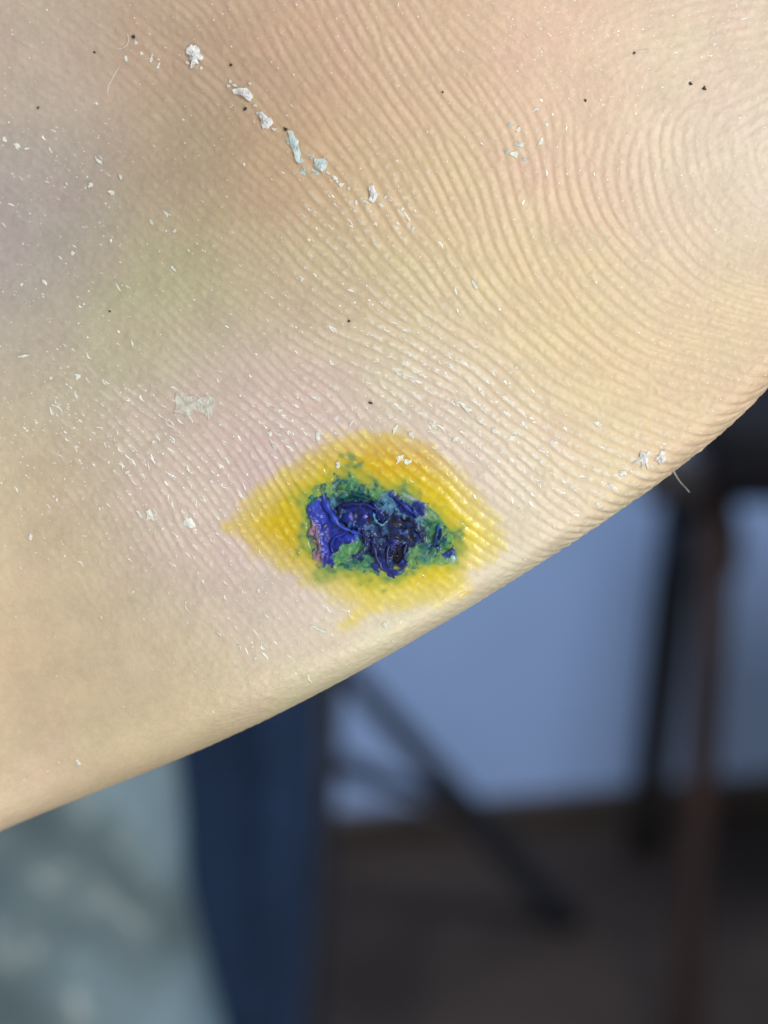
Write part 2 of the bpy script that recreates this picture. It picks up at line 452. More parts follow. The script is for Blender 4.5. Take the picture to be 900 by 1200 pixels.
def paint(px, py, tx, ty, rd, st):
    """skin colour with some light and shade left in, iodine stain and gentian stain; returns rgb and wetness"""
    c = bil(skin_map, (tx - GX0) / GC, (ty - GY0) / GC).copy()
    mott = field(n3, tx, ty)
    c *= (1 + 0.020 * mott + 0.016 * field(n4, tx, ty, 2) + 0.022 * field(n2, tx, ty, 2))[..., None]
    c[..., 1] *= 1 - 0.012 * field(n3, ty * 0.8, tx * 0.8)
    grain = field(n1, tx, ty, 2)
    dry = scaly(px, py) * sstep(.15, 1.1, rd) * sstep(-.3, 1.0, grain) * (0.35 + 0.65 * st)
    c = mixc(c, (0.80, 0.76, 0.66), 0.85 * dry)
    # iodine
    w1 = field(n4, tx, ty, 2); 
    sd = poly_sd(px, py, IODINE) + 1.6 * w1 + 2.0 + 0.7 * rd * st + 1.8 * field(n3, tx * 1.7 - 60, ty * 1.7)
    io = sstep(-10, 9, sd + 1.2 * grain)
    depthy = sstep(2, 40, sd)
    yel = lin((214, 190, 40)) * (1 - 0) + 0 * c[..., :1]
    orange = lin((202, 164, 6)); pale = lin((222, 206, 84))
    ylw = mixc(np.broadcast_to(lin((216, 196, 26)), c.shape).copy(), orange, np.clip(np.exp(-((px - 470) / 90) ** 2 - ((py - 535) / 32) ** 2) + .5 * np.exp(-((px - 320) / 60) ** 2 - ((py - 625) / 36) ** 2), 0, 1))
    ylw = mixc(ylw, pale, np.clip(.85 * np.exp(-((px - 575) / 40) ** 2 - ((py - 630) / 40) ** 2) + .4 * np.exp(-((px - 500) / 80) ** 2 - ((py - 705) / 25) ** 2), 0, 1))
    ylw = mixc(ylw, lin((236, 222, 70)), 0.55 * sstep(.1, 1.1, rd) * sstep(-.2, 1.2, grain))
    ylw = mixc(ylw, orange, .45 * (1 - sstep(-.7, .3, rd)) * np.clip(st + .2, 0, 1))
    ylw *= (1 + 0.04 * grain + 0.02 * mott)[..., None]
    c = mixc(c, ylw, io * (0.62 + 0.38 * depthy) * np.clip(1 - .06 * rd, 0, 1))
    # green bleeding of the blue dye into the iodine
    gd = poly_sd(px, py, WOUND) + 2.2 * w1 + 2.0 * grain
    gd = gd + 4.5 * mott - 1.5
    gr = sstep(-15, 6, gd)
    c = mixc(c, lin((106, 146, 72)), gr * 0.72)
    c = mixc(c, lin((52, 112, 92)), gr * sstep(.6, 1.7, w1 + .5 * grain) * .6)
    return c, np.clip(io * .7 + gr, 0, 1)

def surface(s, d):
    """edge coordinates -> photo px of the point, depth in px; d inward from the outline"""
    A = edge_A(s); B = edge_B(s)
    n = n0(s) + d
    px = s * ES[0] + n * EN[0]; py = s * ES[1] + n * EN[1]
    t = np.clip((A - d) / A, 0, 1)
    dep = B * (1 - (1 - t ** PEXP) ** (1 / PEXP))
    return px, py, dep

def to3(px, py, dep, cap=None):
    sc = 1 + (dep if cap is None else np.minimum(dep, cap)) * K / D0
    return np.stack([(px - 450) * K * sc, -(py - 600) * K * sc, -dep * K], -1)

def build_foot_grid():
    # stations along the edge, dense in view
    s = np.concatenate([-1650 + 850 * (1 - np.cos(np.linspace(0, math.pi / 2, 34)[1:-1])) , np.arange(-800, -640, 12.0), np.arange(-640, 850, 1.85),
                        np.arange(850, 1010, 12.0), 1010 + 760 * np.sin(np.linspace(0, math.pi / 2, 34)[1:-1])])
    s = np.sort(s)[:, None]
    A = edge_A(s); B = edge_B(s); W = 1950.0
    # front flat part, dense
    dd = np.concatenate([np.linspace(1320, 960, 18)[:-1], np.arange(960, 0, -1.85)])
    lam = dd[None] / 960.0                                        # 0 = start of roll
    flat_d = A + np.where(dd[None] <= 960, dd[None], dd[None]) 
    # roll over the edge
    ph = np.linspace(0, math.pi / 2, 190)[None]
    u = np.sin(ph) ** (2 / PEXP); v = np.cos(ph) ** (2 / PEXP)
    roll_d = A * (1 - u); roll_z = B * (1 - v)
    # side and top of the foot, coarse
    B2 = 720.0; A2 = 620.0
    ph2 = np.linspace(0, math.pi / 2, 46)[None, 1:]
    back_d = A2 * (1 - np.cos(ph2)) + 0 * s; back_z = B + B2 * np.sin(ph2)
    td = np.linspace(A2, W - 500, 14)[None, 1:] + 0 * s; tz = B + B2 + 40 * np.sin(np.linspace(0, math.pi, 14))[None, 1:] + 0 * s
    ph3 = np.linspace(0, math.pi, 40)[None, 1:-1]
    far_d = W - 500 + 500 * np.sin(ph3) + 0 * s; H = (B + B2) ; far_z = H / 2 + H / 2 * np.cos(ph3)
    fd = np.linspace(W - 500, 1600 , 5)[None, :-1] + 0 * s
    # order: front flat -> roll -> back -> top -> far side -> (wrap)
    d = np.concatenate([flat_d + 0 * s, roll_d, back_d, td, far_d], 1)
    zE = np.concatenate([0 * (flat_d + 0 * s), roll_z, back_z, tz, far_z], 1)
    n = n0(s) + d
    px = s * ES[0] + n * EN[0]; py = s * ES[1] + n * EN[1]
    nf = flat_d.shape[1] + roll_d.shape[1]
    front = np.zeros(d.shape[1]); front[:nf] = 1
    rel = relief(px, py) * np.clip(1 - zE / (B * 2.0), 0, 1)
    # fade the relief on the back so that it stays a body
    rel *= 1 - sstep(960, 1400, d)
    dep = zE + rel
    cap = np.broadcast_to(B + 10, dep.shape)
    P = to3(px, py, dep, cap)
    # rounded ends, out of the picture
    cfac = np.ones(s.shape)
    lo = np.clip((-800 - s) / 850, 0, 1); hi = np.clip((s - 1010) / 760, 0, 1)
    cfac = np.sqrt(np.clip(1 - lo ** 2, 0, 1)) * np.sqrt(np.clip(1 - hi ** 2, 0, 1))
    mid_ = P.mean(1, keepdims=True)
    zc = np.zeros_like(mid_); zc[..., 0] = P[:, 400:401, 0]; zc[..., 1] = P[:, 400:401, 1]; zc[..., 2] = -(B + B2)[..., None][:, :, 0] * K * .5
    P = zc + (P - zc) * np.maximum(cfac, 0.03)[..., None]
    # unrolled coordinates for the skin pattern
    dl = np.hypot(np.diff(d, axis=1), np.diff(zE, axis=1)); arc = np.concatenate([np.zeros((len(s), 1)), np.cumsum(dl, 1)], 1)
    j0 = flat_d.shape[1] - 1
    td_ = A - (arc - arc[:, j0:j0 + 1])
    td_ = np.where(np.arange(d.shape[1])[None] <= j0, d, td_)
    nt = n0(s) + td_
    tx = s * ES[0] + nt * EN[0]; ty = s * ES[1] + nt * EN[1]
    return s, d, px, py, tx, ty, P, nf, dep

s_, d_, PX, PY, TX, TY, P0, NF, DEP = build_foot_grid()
NS, NC = PX.shape
front = np.zeros((1, NC)); front[:, :NF] = 1; front[:, NF:NF + 20] = np.linspace(1, 0, 20)
rd = ridge_at(TX, TY); st = field(strg, TX, TY)
st = np.clip(st, 0, 1) * (0.55 + 0.45 * sstep(250, 500, PX))
st = st * (1 - .5 * sstep(630, 690, PY) * (1 - sstep(540, 640, PX)))
inside = sstep(-165, -110, TX) * sstep(-165, -110, TY) * (1 - sstep(1040, 1095, TX)) * (1 - sstep(1250, 1320, TY)) * front
g1 = field(n1, TX, TY, 2); g2 = field(n2, TX, TY, 2); g4 = field(n4, TX, TY, 2)
wsd = poly_sd(PX, PY, WOUND)
prof = np.tanh(1.9 * (rd + 0.32))                     # broad crests, narrow furrows
H_RIDGE = 0.000031
brk = np.clip(1 + 0.20 * g4 + 0.20 * g1 + .25 * field(n3, TX, TY), 0.3, 1.7)      # crests are broken by pores
smooth_zone = 1 - 0.75 * sstep(-40, 120, (PY - 640) - (PX - 60) * 0.9) * (1 - sstep(180, 330, PX)) 
hgt = H_RIDGE * prof * st * brk * (0.9) + 0.0000036 * g1 * (0.5 + 0.5 * smooth_zone) * smooth_zone + 0.0000034 * g2 * smooth_zone + 0.0000055 * g4 * (1 - .8 * st) * smooth_zone
hgt = hgt + 0.000012 * scaly(PX, PY) * sstep(.3, 1.6, g1) * smooth_zone
hgt *= inside
# the skin swells around the wound and sinks under it
hgt += (0.00007 * np.exp(-((wsd + 6) / 14) ** 2) - 0.00070 * sstep(7, 22, wsd)) * front
dS_ = np.gradient(P0, axis=0); dC_ = np.gradient(P0, axis=1)
N = np.cross(dC_, dS_); N /= np.linalg.norm(N, axis=-1, keepdims=True) + 1e-12
if N[NS // 2, 200, 2] < 0: N = -N
P1 = P0 + N * hgt[..., None]
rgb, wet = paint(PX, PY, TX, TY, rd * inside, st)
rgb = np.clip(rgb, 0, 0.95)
verts = P1.reshape(-1, 3)
quads = grid_quads(NS, NC, True)
nv = len(verts)
verts = np.concatenate([verts, P1[0].mean(0)[None], P1[-1].mean(0)[None]])
j = np.arange(NC); jn = (j + 1) % NC
tris = np.concatenate([np.stack([np.full(NC, nv), jn, j], -1), np.stack([np.full(NC, nv + 1), (NS - 1) * NC + j, (NS - 1) * NC + jn], -1)])
# make the faces point outwards
a, b, c = P1[NS // 2, 300], P1[NS // 2, 301], P1[NS // 2 + 1, 300]
if np.cross(b - a, c - a)[2] < 0:
    quads = quads[:, ::-1]; tris = tris[:, ::-1]

def put_colour(me, rgb, wet):
    n = len(me.vertices)
    data = np.ones((n, 4), np.float32)
    data[:len(rgb), :3] = rgb; data[len(rgb):, :3] = rgb[0]
    at_ = me.color_attributes.new('pigment_and_light', 'FLOAT_COLOR', 'POINT'); at_.data.foreach_set('color', data.ravel())
    w = np.zeros(n, np.float32); w[:len(wet)] = wet
    a2 = me.attributes.new('wet', 'FLOAT', 'POINT'); a2.data.foreach_set('value', w)

def skin_material(name, sss=0.13, rough0=0.52, rough1=0.2, bump=1.0, bscale=8000, bdist=0.000016):
    m = NT(name)
    at_ = m.n('ShaderNodeAttribute', attribute_name='pigment_and_light'); m.l(at_.outputs['Color'], m.b.inputs['Base Color'])
    w = m.n('ShaderNodeAttribute', attribute_name='wet')
    tc = m.n('ShaderNodeTexCoord')
    nz = m.n('ShaderNodeTexNoise'); nz.inputs['Scale'].default_value = bscale; nz.inputs['Detail'].default_value = 3
    m.l(tc.outputs['Object'], nz.inputs['Vector'])
    nz2 = m.n('ShaderNodeTexNoise'); nz2.inputs['Scale'].default_value = 2600; nz2.inputs['Detail'].default_value = 4
    m.l(tc.outputs['Object'], nz2.inputs['Vector'])
    mr = m.n('ShaderNodeMapRange'); mr.inputs['From Min'].default_value = 0; mr.inputs['From Max'].default_value = 1
    mr.inputs['To Min'].default_value = rough0; mr.inputs['To Max'].default_value = rough1
    m.l(w.outputs['Fac'], mr.inputs['Value'])
    ad = m.n('ShaderNodeMath', operation='MULTIPLY_ADD'); m.l(nz2.outputs['Fac'], ad.inputs[0]); ad.inputs[1].default_value = -0.36
    ad2 = m.n('ShaderNodeMath', operation='ADD'); m.l(mr.outputs['Result'], ad2.inputs[0]); ad2.inputs[1].default_value = 0.18
    m.l(ad2.outputs[0], ad.inputs[2]); m.l(ad.outputs[0], m.b.inputs['Roughness'])
    bp = m.n('ShaderNodeBump'); bp.inputs['Strength'].default_value = bump; bp.inputs['Distance'].default_value = bdist
    m.l(nz.outputs['Fac'], bp.inputs['Height']); m.l(bp.outputs['Normal'], m.b.inputs['Normal'])
    m.b.inputs['Subsurface Weight'].default_value = sss
    m.b.inputs['Subsurface Radius'].default_value = (1.0, 0.45, 0.25)
    m.b.inputs['Subsurface Scale'].default_value = 0.0007
    m.b.inputs['Specular IOR Level'].default_value = 0.5
    return m.m

m_skin = skin_material('sole_skin')
me = mesh_from('foot', verts, quads, tris)
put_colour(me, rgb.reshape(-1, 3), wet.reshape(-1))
foot = link('foot', me, m_skin, label='bare sole of a foot with a blue dyed wound ringed by yellow iodine', category='foot')
foot.location = FOOT_C; foot.rotation_euler = cam.rotation_euler
FOOT_M = Matrix.Translation(FOOT_C) @ cam.rotation_euler.to_matrix().to_4x4()

# ---- lookups on the finished skin: photo px -> local point and normal
def edge_dist(px, py):
    s = px * ES[0] + py * ES[1]; n = px * EN[0] + py * EN[1]
    return s, n - n0(s)
def skin_depth(px, py):
    s, d = edge_dist(px, py)
    A = edge_A(s); B = edge_B(s)
    t = np.clip((A - d) / A, 0, 0.9999)
    zE = B * (1 - (1 - t ** PEXP) ** (1 / PEXP))
    return zE + relief(px, py) * np.clip(1 - zE / (B * 2.0), 0, 1)
def tex_of(px, py):
    """unrolled pattern coordinates"""
    s, d = edge_dist(px, py)
    A = edge_A(s); B = edge_B(s)
    ph = np.linspace(0, math.pi / 2, 120)
    t = np.clip((A - d) / A, 0, 1)
    u = np.sin(ph) ** (2 / PEXP); v = 1 - np.cos(ph) ** (2 / PEXP)
    rat = float(np.mean(B / A))
    arc = np.concatenate([[0], np.cumsum(np.hypot(np.diff(u), rat * np.diff(v)))])
    ex = (np.interp(t, u, arc) - t) * A
    return px - ex * EN[0], py - ex * EN[1]
def skin_h(px, py):
    tx, ty = tex_of(px, py)
    r_ = ridge_at(tx, ty); q = np.clip(field(strg, tx, ty), 0, 1)
    w = poly_sd(px, py, WOUND)
    return H_RIDGE * .9 * np.tanh(1.9 * (r_ + .32)) * q + 0.00007 * np.exp(-((w + 6) / 14) ** 2) - 0.0007 * sstep(7, 22, w)
def base3(px, py): return to3(px, py, skin_depth(px, py))
def frame_at(px, py):
    e = 1.0
    p = base3(px, py)
    du = base3(px + e, py) - p; dv = base3(px, py + e) - p
    n = np.cross(dv, du); n /= np.linalg.norm(n, axis=-1, keepdims=True)
    return p, n
def on_skin(px, py, h=0.0):
    px = np.asarray(px, float); py = np.asarray(py, float)
    p, n = frame_at(px, py)
    return p + n * (skin_h(px, py) + h)[..., None]

# ---- the wound bed
def build_wound():
    stp = 0.62
    xs = np.arange(338, 556, stp); ys = np.arange(536, 694, stp)
    px, py = np.meshgrid(xs, ys); h_, w_ = px.shape
    A1 = fnoise(h_, w_, 19, 31); A2 = fnoise(h_, w_, 19, 32); B1 = fnoise(h_, w_, 9, 33); B2 = fnoise(h_, w_, 9, 34); C1 = fnoise(h_, w_, 4.2, 35); D1 = fnoise(h_, w_, 28, 36)
    qx = px + 1.9 * A1 + 1.2 * B1 + .12 * C1; qy = py + 1.9 * A2 + 1.2 * B2 - .12 * C1          # ragged edges
    def pm(pts, soft=2.0, grow=0.0):
        soft = soft * 1.5
        return sstep(-soft, soft, poly_sd(qx, qy, Z(pts)) + grow)
    def em(x, y, rx, ry, rot=0, soft=.35):
        x, y = 340 + x / 4.09, 530 + y / 4.09; rx /= 4.09; ry /= 4.09
        c_, s__ = math.cos(rot), math.sin(rot)
        u = ((qx - x) * c_ + (qy - y) * s__) / rx; v = (-(qx - x) * s__ + (qy - y) * c_) / ry
        return 1 - sstep(1 - soft, 1 + soft, np.hypot(u, v))
    wsd_ = poly_sd(px, py, WOUND) + 1.6 * A1 + 1.0 * B1
    col = np.broadcast_to(lin((100, 146, 78)), px.shape + (3,)).copy()
    col = mixc(col, lin((132, 160, 66)), (1 - sstep(-2, 9, wsd_)))
    col = mixc(col, lin((58, 122, 96)), np.clip(.5 + .5 * D1, 0, 1) * .8)
    col = mixc(col, lin((22, 78, 80)), sstep(.35, 1.5, B1 + .5 * A2) * .8)
    col = mixc(col, lin((150, 178, 120)), sstep(.7, 1.6, A1 - .4 * B2) * .5)
    z = np.full(px.shape, -0.00012)                                         # metres about the skin level
    z += 0.00005 * A1 + 0.000008 * B1
    def lay(m, c1, c2, dz, amp=.8, rough=0.0, nz=None):
        nonlocal col, z
        nn = np.clip(.5 + amp * .5 * ((.75 * B1 + .60 * A1 + .18 * C1) if nz is None else nz), 0, 1)
        cc = mixc(np.broadcast_to(lin(c1), px.shape + (3,)).copy(), lin(c2), nn)
        col = mixc(col, cc, m)
        z += m * (dz * .8 + rough * .45 * (A2 * .7 + B2 * .2))
    # teal shading along the top of the pit
    lay(pm([(180,210),(300,190),(380,215),(470,255),(430,290),(330,255),(230,250),(190,240)], 3), (8,44,62), (30,92,94), .00006, .9, .00003)
    # light blue mottled film
    lay(pm([(190,235),(300,240),(420,250),(500,225),(590,290),(640,340),(630,420),(520,430),(440,420),(370,400),(260,330),(180,290)], 3), (22,56,104), (72,128,156), .00002, 1.0, .00003)
    lay(pm([(440,215),(500,190),(560,245),(610,300),(640,330),(560,330),(480,270)], 3), (44,98,132), (92,138,168), .00004, .8, .00002)
    # blue flap on the left
    flap = pm([(125,235),(150,205),(178,250),(205,330),(262,368),(335,375),(338,412),(240,446),(205,490),(214,545),(176,545),(140,500),(112,420),(95,330),(98,270)], 1.6)
    lay(flap, (8,18,104), (38,58,172), .00030, .6, .00002, D1 + .5 * B1)
    lay(pm([(100,330),(128,345),(136,420),(150,500),(158,545),(128,560),(112,520),(96,420)], 1.6), (92,66,100), (150,110,128), .00010, .9, .00003)
    lay(pm([(150,330),(240,395),(230,430),(196,470),(190,520),(168,520),(150,440)], 3) , (14,22,120), (40,56,170), -.00004, .7)
    # soft blue under the crust
    lay(pm([(230,240),(440,250),(560,310),(650,370),(600,440),(560,470),(545,560),(480,600),(410,550),(370,470),(320,380),(230,340)], 4), (20,48,104), (56,104,140), .0, .9)
    # navy crust masses
    k1 = pm([(205,285),(245,240),(385,222),(450,262),(462,325),(425,360),(398,336),(360,350),(345,390),(300,392),(250,358),(200,315)], 1.8, 1.0)
    gap = 1 - .75 * sstep(.55, 1.5, B1 * .8 + A2 * .6)
    lay(k1 * gap, (3,6,38), (12,30,128), .00024, 1.0, .00010)
    k2 = pm([(450,318),(500,292),(556,318),(600,322),(650,360),(655,440),(590,450),(540,430),(500,440),(440,420),(400,410),(396,360),(430,350)], 1.8, 1.2)
    lay(k2 * gap * (1 - .9 * em(425, 372, 40, 38)), (3,6,30), (18,42,112), .00022, 1.0, .00010)
    lay(em(420, 378, 17, 24), (12,18,66), (24,40,100), .00002, 1, .00003)
    k3 = pm([(335,365),(380,380),(420,440),(520,425),(556,460),(552,530),(548,570),(505,612),(440,600),(400,560),(398,500),(360,470),(340,430)], 1.8, 1.4)
    lay(k3 * (1 - .75 * sstep(.7, 1.6, B2 * .8 - A1 * .6)), (3,5,40), (34,44,128), .00020, 1.0, .00011)
    lay(em(520, 485, 28, 44, .2), (4,4,22), (12,12,44), -.00028, 1, .00003)
    lay(em(500, 335, 40, 30), (6,8,34), (20,26,70), -.00010, 1, .00005)
    # streak and pad at the upper right
    lay(pm([(478,205),(505,200),(560,255),(612,290),(622,315),(590,318),(540,280),(490,235)], 1.4), (8,12,80), (28,38,136), .00018, .8, .00004)
    lay(pm([(540,195),(600,200),(655,240),(668,300),(645,310),(600,250)], 2.5), (118,130,160), (156,166,178), .00008, .8, .00002)
    lay(em(622, 268, 40, 36, .3, .25), (14,28,96), (40,60,134), .00022, .8, .00003)
    # green pad
    isl = em(282, 470, 68, 42, -.15, .22)
    lay(isl, (62,122,84), (96,152,96), .00022, .5, .00001)
    lay(pm([(372,415),(385,440),(372,490),(330,515),(275,512),(282,500),(330,490),(352,450)], 1.4), (10,24,84), (24,44,110), -.00014, .8)
    # right-hand pieces
    lay(pm([(690,375),(712,345),(735,365),(718,400),(712,450),(690,475),(668,462),(684,420)], 1.4), (10,32,80), (26,74,140), .00018, .9, .00005)
    lay(pm([(738,478),(790,462),(786,505),(762,512)], 1.2), (14,28,92), (36,60,140), .00018, .8, .00004)
    lay(pm([(786,440),(815,450),(820,500),(805,545),(790,520),(798,480)], 1.6), (120,158,176), (150,184,190), .00010, .7, .00003)
    lay(pm([(600,490),(660,480),(700,500),(650,520),(600,515)], 2.5) * .8, (34,82,86), (60,120,110), .00004, .9, .00003)
    # loose satellites of dye
    for (x, y, rx, ry, ro, c1, c2) in [(205,82,13,12,0,(10,96,96),(60,160,140)),(207,136,27,20,.5,(20,80,120),(40,120,120)),(156,176,9,18,.4,(40,84,70),(60,100,80)),
            (88,398,10,26,.3,(16,60,84),(40,100,90)),(104,482,10,20,.2,(16,70,70),(40,90,80)),(150,566,20,12,.4,(60,80,50),(90,110,60)),(205,592,14,14,.4,(70,90,50),(100,120,60)),
            (430,618,18,10,0,(40,80,60),(80,110,60)),(340,200,40,14,.3,(14,66,84),(40,110,106)),(380,155,22,10,-.5,(60,130,120),(150,190,170)),(270,220,36,12,-.2,(20,80,90),(40,110,100)),
            (60,300,9,20,1.2,(14,66,72),(34,96,84)),(40,322,34,9,.25,(16,70,66),(40,100,80)),(120,230,10,22,.6,(16,70,80),(40,104,90)),(250,150,16,9,.3,(24,86,84),(50,120,100)),(300,170,20,8,-.2,(14,60,70),(40,100,94)),(170,215,12,10,.3,(14,60,76),(36,100,96)),(460,170,14,9,.3,(30,96,84),(70,130,90)),(740,410,12,20,.3,(30,80,110),(60,120,130)),(650,560,26,8,.2,(40,96,80),(90,130,90))]:
        lay(em(x, y, rx, ry, ro, .3), c1, c2, .00012, .9, .00004)
    col = col * (1 + .10 * C1 + .10 * B2)[..., None]
    col = np.clip(col, 0.002, 1)
    # join: the rim dives under the skin
    rim = sstep(-8, 12, wsd_)
    h = z * 0.50 * sstep(-2, 14, wsd_) + 0.00008 - 0.00030 * sstep(8, 36, wsd_)
    p, n = frame_at(px, py)
    skin = skin_h(px, py)
    hh = (1 - rim) * (-0.00006) + rim * h
    hh = hh - 0.0003 * (1 - sstep(-9, -2, wsd_))
    tx, ty = tex_of(px, py); pc, _ = paint(px, py, tx, ty, ridge_at(tx, ty), np.clip(field(strg, tx, ty), 0, 1))
    bl = sstep(-3, 15, wsd_ + 3.0 * B2 + 3 * A1)
    dark = np.clip((col[..., 2] - col[..., 0]) * 8 - .25, 0, 1)
    col = pmix(col, pc, (1 - np.clip(bl + dark * .7, 0, 1)))
    V = p + n * hh[..., None]
    q = grid_quads(h_, w_)
    keep = poly_sd(px, py, WOUND) > -9
    kq = keep.ravel()[q].all(1)
    q = q[kq]
    used = np.unique(q); remap = np.full(h_ * w_, -1); remap[used] = np.arange(len(used))
    V = V.reshape(-1, 3)[used]; q = remap[q]
    a, b, c = V[q[0][0]], V[q[0][1]], V[q[0][2]]
    if np.cross(b - a, c - a)[2] < 0: q = q[:, ::-1]
    me = mesh_from('wound', V, q)
    put_colour(me, np.clip(col, 0, .9).reshape(-1, 3)[used], np.ones(len(used)))
    mat = skin_material('wound_bed', 0.06, 0.42, 0.36, 0.15, 4000, 0.000006)
    return link('wound', me, mat, foot, label='ragged open wound dyed navy blue and green')
wound = build_wound()

def shred(pts, w0, col1, col2, lifts, seed):
    """a torn strip of dyed tissue, attached at its first point, free at the last (zoom px of the wound)"""
    r = np.random.default_rng(seed)
    P = np.array(Z(pts), float); k_ = np.arange(len(P)); t = np.linspace(0, len(P) - 1, 16)
    q = np.stack([np.interp(t, k_, P[:, 0]), np.interp(t, k_, P[:, 1])], -1)
    h = np.interp(t, np.linspace(0, len(P) - 1, len(lifts)), lifts) * 0.8e-3 - 0.00002
    for _ in range(3): q[1:-1] = (q[:-2] + 2 * q[1:-1] + q[2:]) / 4
    q = q + r.normal(0, .45, q.shape)
    T = np.gradient(q, axis=0); T /= np.linalg.norm(T, axis=1, keepdims=True) + 1e-9
    Nn = np.stack([-T[:, 1], T[:, 0]], -1)
    u = t / t[-1]; w = .85 * w0 / 4.09 * (1 - .75 * u ** 2) * (1 + .38 * r.standard_normal(16))
    rows = []
    for a_, dz in ((-1, -.00005), (-.5, .00002), (0, .00005), (.5, .00002), (1, -.00005)):
        xy = q + Nn * (w * a_)[:, None] * .5
        p, n = frame_at(xy[:, 0], xy[:, 1])
        rows.append(p + n * (h + dz + .00002 * r.standard_normal(16))[:, None])
    top = np.stack(rows, 1); bot = top - np.array([0, 0, .00006])
    V = np.concatenate([top.reshape(-1, 3), bot.reshape(-1, 3)]); c0 = V[0].copy()
    g = grid_quads(16, 5)
    side = []
    for i in range(15):
        side += [(i * 5, i * 5 + 5, 80 + i * 5 + 5, 80 + i * 5), (i * 5 + 4, 80 + i * 5 + 4, 80 + i * 5 + 9, i * 5 + 9)]
    me = mesh_from('tissue_shred', V - c0, np.concatenate([g, g[:, ::-1] + 80, np.array(side)]))
    uu = np.repeat(u, 5)[:, None]; cc = lin(col1) * (1 - uu) + lin(col2) * uu
    cc = cc * r.uniform(.65, 1.3, (80, 1)) * np.array([.75, 1.1, 1.0])
    put_colour(me, np.concatenate([cc, cc * .8]), np.ones(160))
    o = link('tissue_shred', me, m_shred, wound); o.location = c0
m_shred = skin_material('dyed_tissue', 0.1, 0.46, 0.42, 0.15, 4000, 0.000006)
BASE = -.16
for i, (pts, w0, c1_, c2_, lf) in enumerate([
    ([(150,210),(180,270),(215,335),(275,375),(335,392)], 46, (22,38,140), (52,74,190), (.02,.12,.14,.06,-.05)),
    ([(118,340),(128,410),(146,480),(160,540)], 30, (86,62,104), (150,112,132), (.04,.13,.12,.05)),
    ([(200,480),(195,440),(215,405),(260,390)], 26, (16,30,120), (34,54,160), (.0,.08,.08,-.02)),
    ([(235,262),(300,245),(370,250),(425,285)], 30, (8,12,70), (26,36,120), (-.02,.08,.07,-.04)),
    ([(345,370),(362,420),(352,470),(300,505)], 16, (8,16,70), (22,44,110), (-.08,.04,.05,.0)),
    ([(395,440),(410,500),(440,560),(500,600)], 34, (14,18,74), (48,54,130), (-.10,.03,.05,.02)),
    ([(470,450),(462,510),(480,570)], 24, (10,12,60), (60,64,130), (-.12,.02,.0)),
    ([(490,208),(540,250),(590,292),(618,310)], 26, (14,22,104), (40,58,156), (.03,.10,.08,.0)),
    ([(395,290),(410,335),(440,350),(468,330)], 18, (70,116,156), (110,160,184), (-.12,-.02,.0,-.10)),
    ([(560,440),(545,480),(560,540),(540,580)], 22, (10,16,72), (34,48,124), (-.10,.02,.04,.0)),
    ([(712,352),(700,400),(694,440),(676,466)], 20, (24,76,140), (12,36,86), (.02,.08,.07,.0)),
    ([(745,486),(775,474),(795,490),(806,535)], 18, (18,34,104), (130,164,184), (.02,.09,.08,.02)),
    ([(590,360),(620,390),(640,430)], 24, (12,18,58), (30,46,110), (-.10,.0,-.08)),
    ([(300,205),(350,212),(410,238),(450,262)], 18, (12,58,74), (40,104,108), (.02,.06,.05,-.05))]):
    shred(pts, w0, c1_, c2_, lf, 900 + i)

# ------------------------------------------------------------------ dry skin, crumbs and specks
m_flake = NT('dry_skin_white')
m_flake.b.inputs['Base Color'].default_value = (0.86, 0.83, 0.74, 1); m_flake.b.inputs['Roughness'].default_value = 0.3
m_flake.b.inputs['Subsurface Weight'].default_value = 0.2; m_flake.b.inputs['Subsurface Scale'].default_value = 0.0002
m_flake = m_flake.m
m_fleck = NT('dry_skin_and_glint_fleck')
_a = m_fleck.n('ShaderNodeAttribute', attribute_name='pigment_and_light'); m_fleck.l(_a.outputs['Color'], m_fleck.b.inputs['Base Color'])
m_fleck.b.inputs['Roughness'].default_value = 0.26
m_fleck = m_fleck.m
m_dark = noise_mat('dark_grit', (0.03, 0.02, 0.015), (0.07, 0.045, 0.03), 6000, 0.6)

def film_material(name='clear_skin_film', col=(0.80, 0.80, 0.70, 1), a0=.15, a1=.75):
    m = NT(name)
    m.b.inputs['Base Color'].default_value = col; m.b.inputs['Roughness'].default_value = 0.3
    m.b.inputs['Alpha'].default_value = 0.42
    tc = m.n('ShaderNodeTexCoord'); nz = m.n('ShaderNodeTexNoise'); nz.inputs['Scale'].default_value = 2500
    m.l(tc.outputs['Object'], nz.inputs['Vector'])
    mr = m.n('ShaderNodeMapRange'); mr.inputs['From Min'].default_value = .35; mr.inputs['From Max'].default_value = .7
    mr.inputs['To Min'].default_value = a0; mr.inputs['To Max'].default_value = a1
    m.l(nz.outputs['Fac'], mr.inputs['Value']); m.l(mr.outputs['Result'], m.b.inputs['Alpha'])
    return m.m
m_film = film_material()
m_crumb = film_material('white_fluff_thin', (0.90, 0.91, 0.90, 1), .45, 1.0)
m_cyan = film_material('pale_fluff_thin', (0.74, 0.86, 0.85, 1), .40, .95)
m_cfilm = film_material('pale_cyan_film', (0.74, 0.84, 0.81, 1))

def ang_at(px, py):
    i = np.clip(((px - GX0) / GC).astype(int), 0, GW - 1); k_ = np.clip(((py - GY0) / GC).astype(int), 0, GH - 1)
    return ang[k_, i]

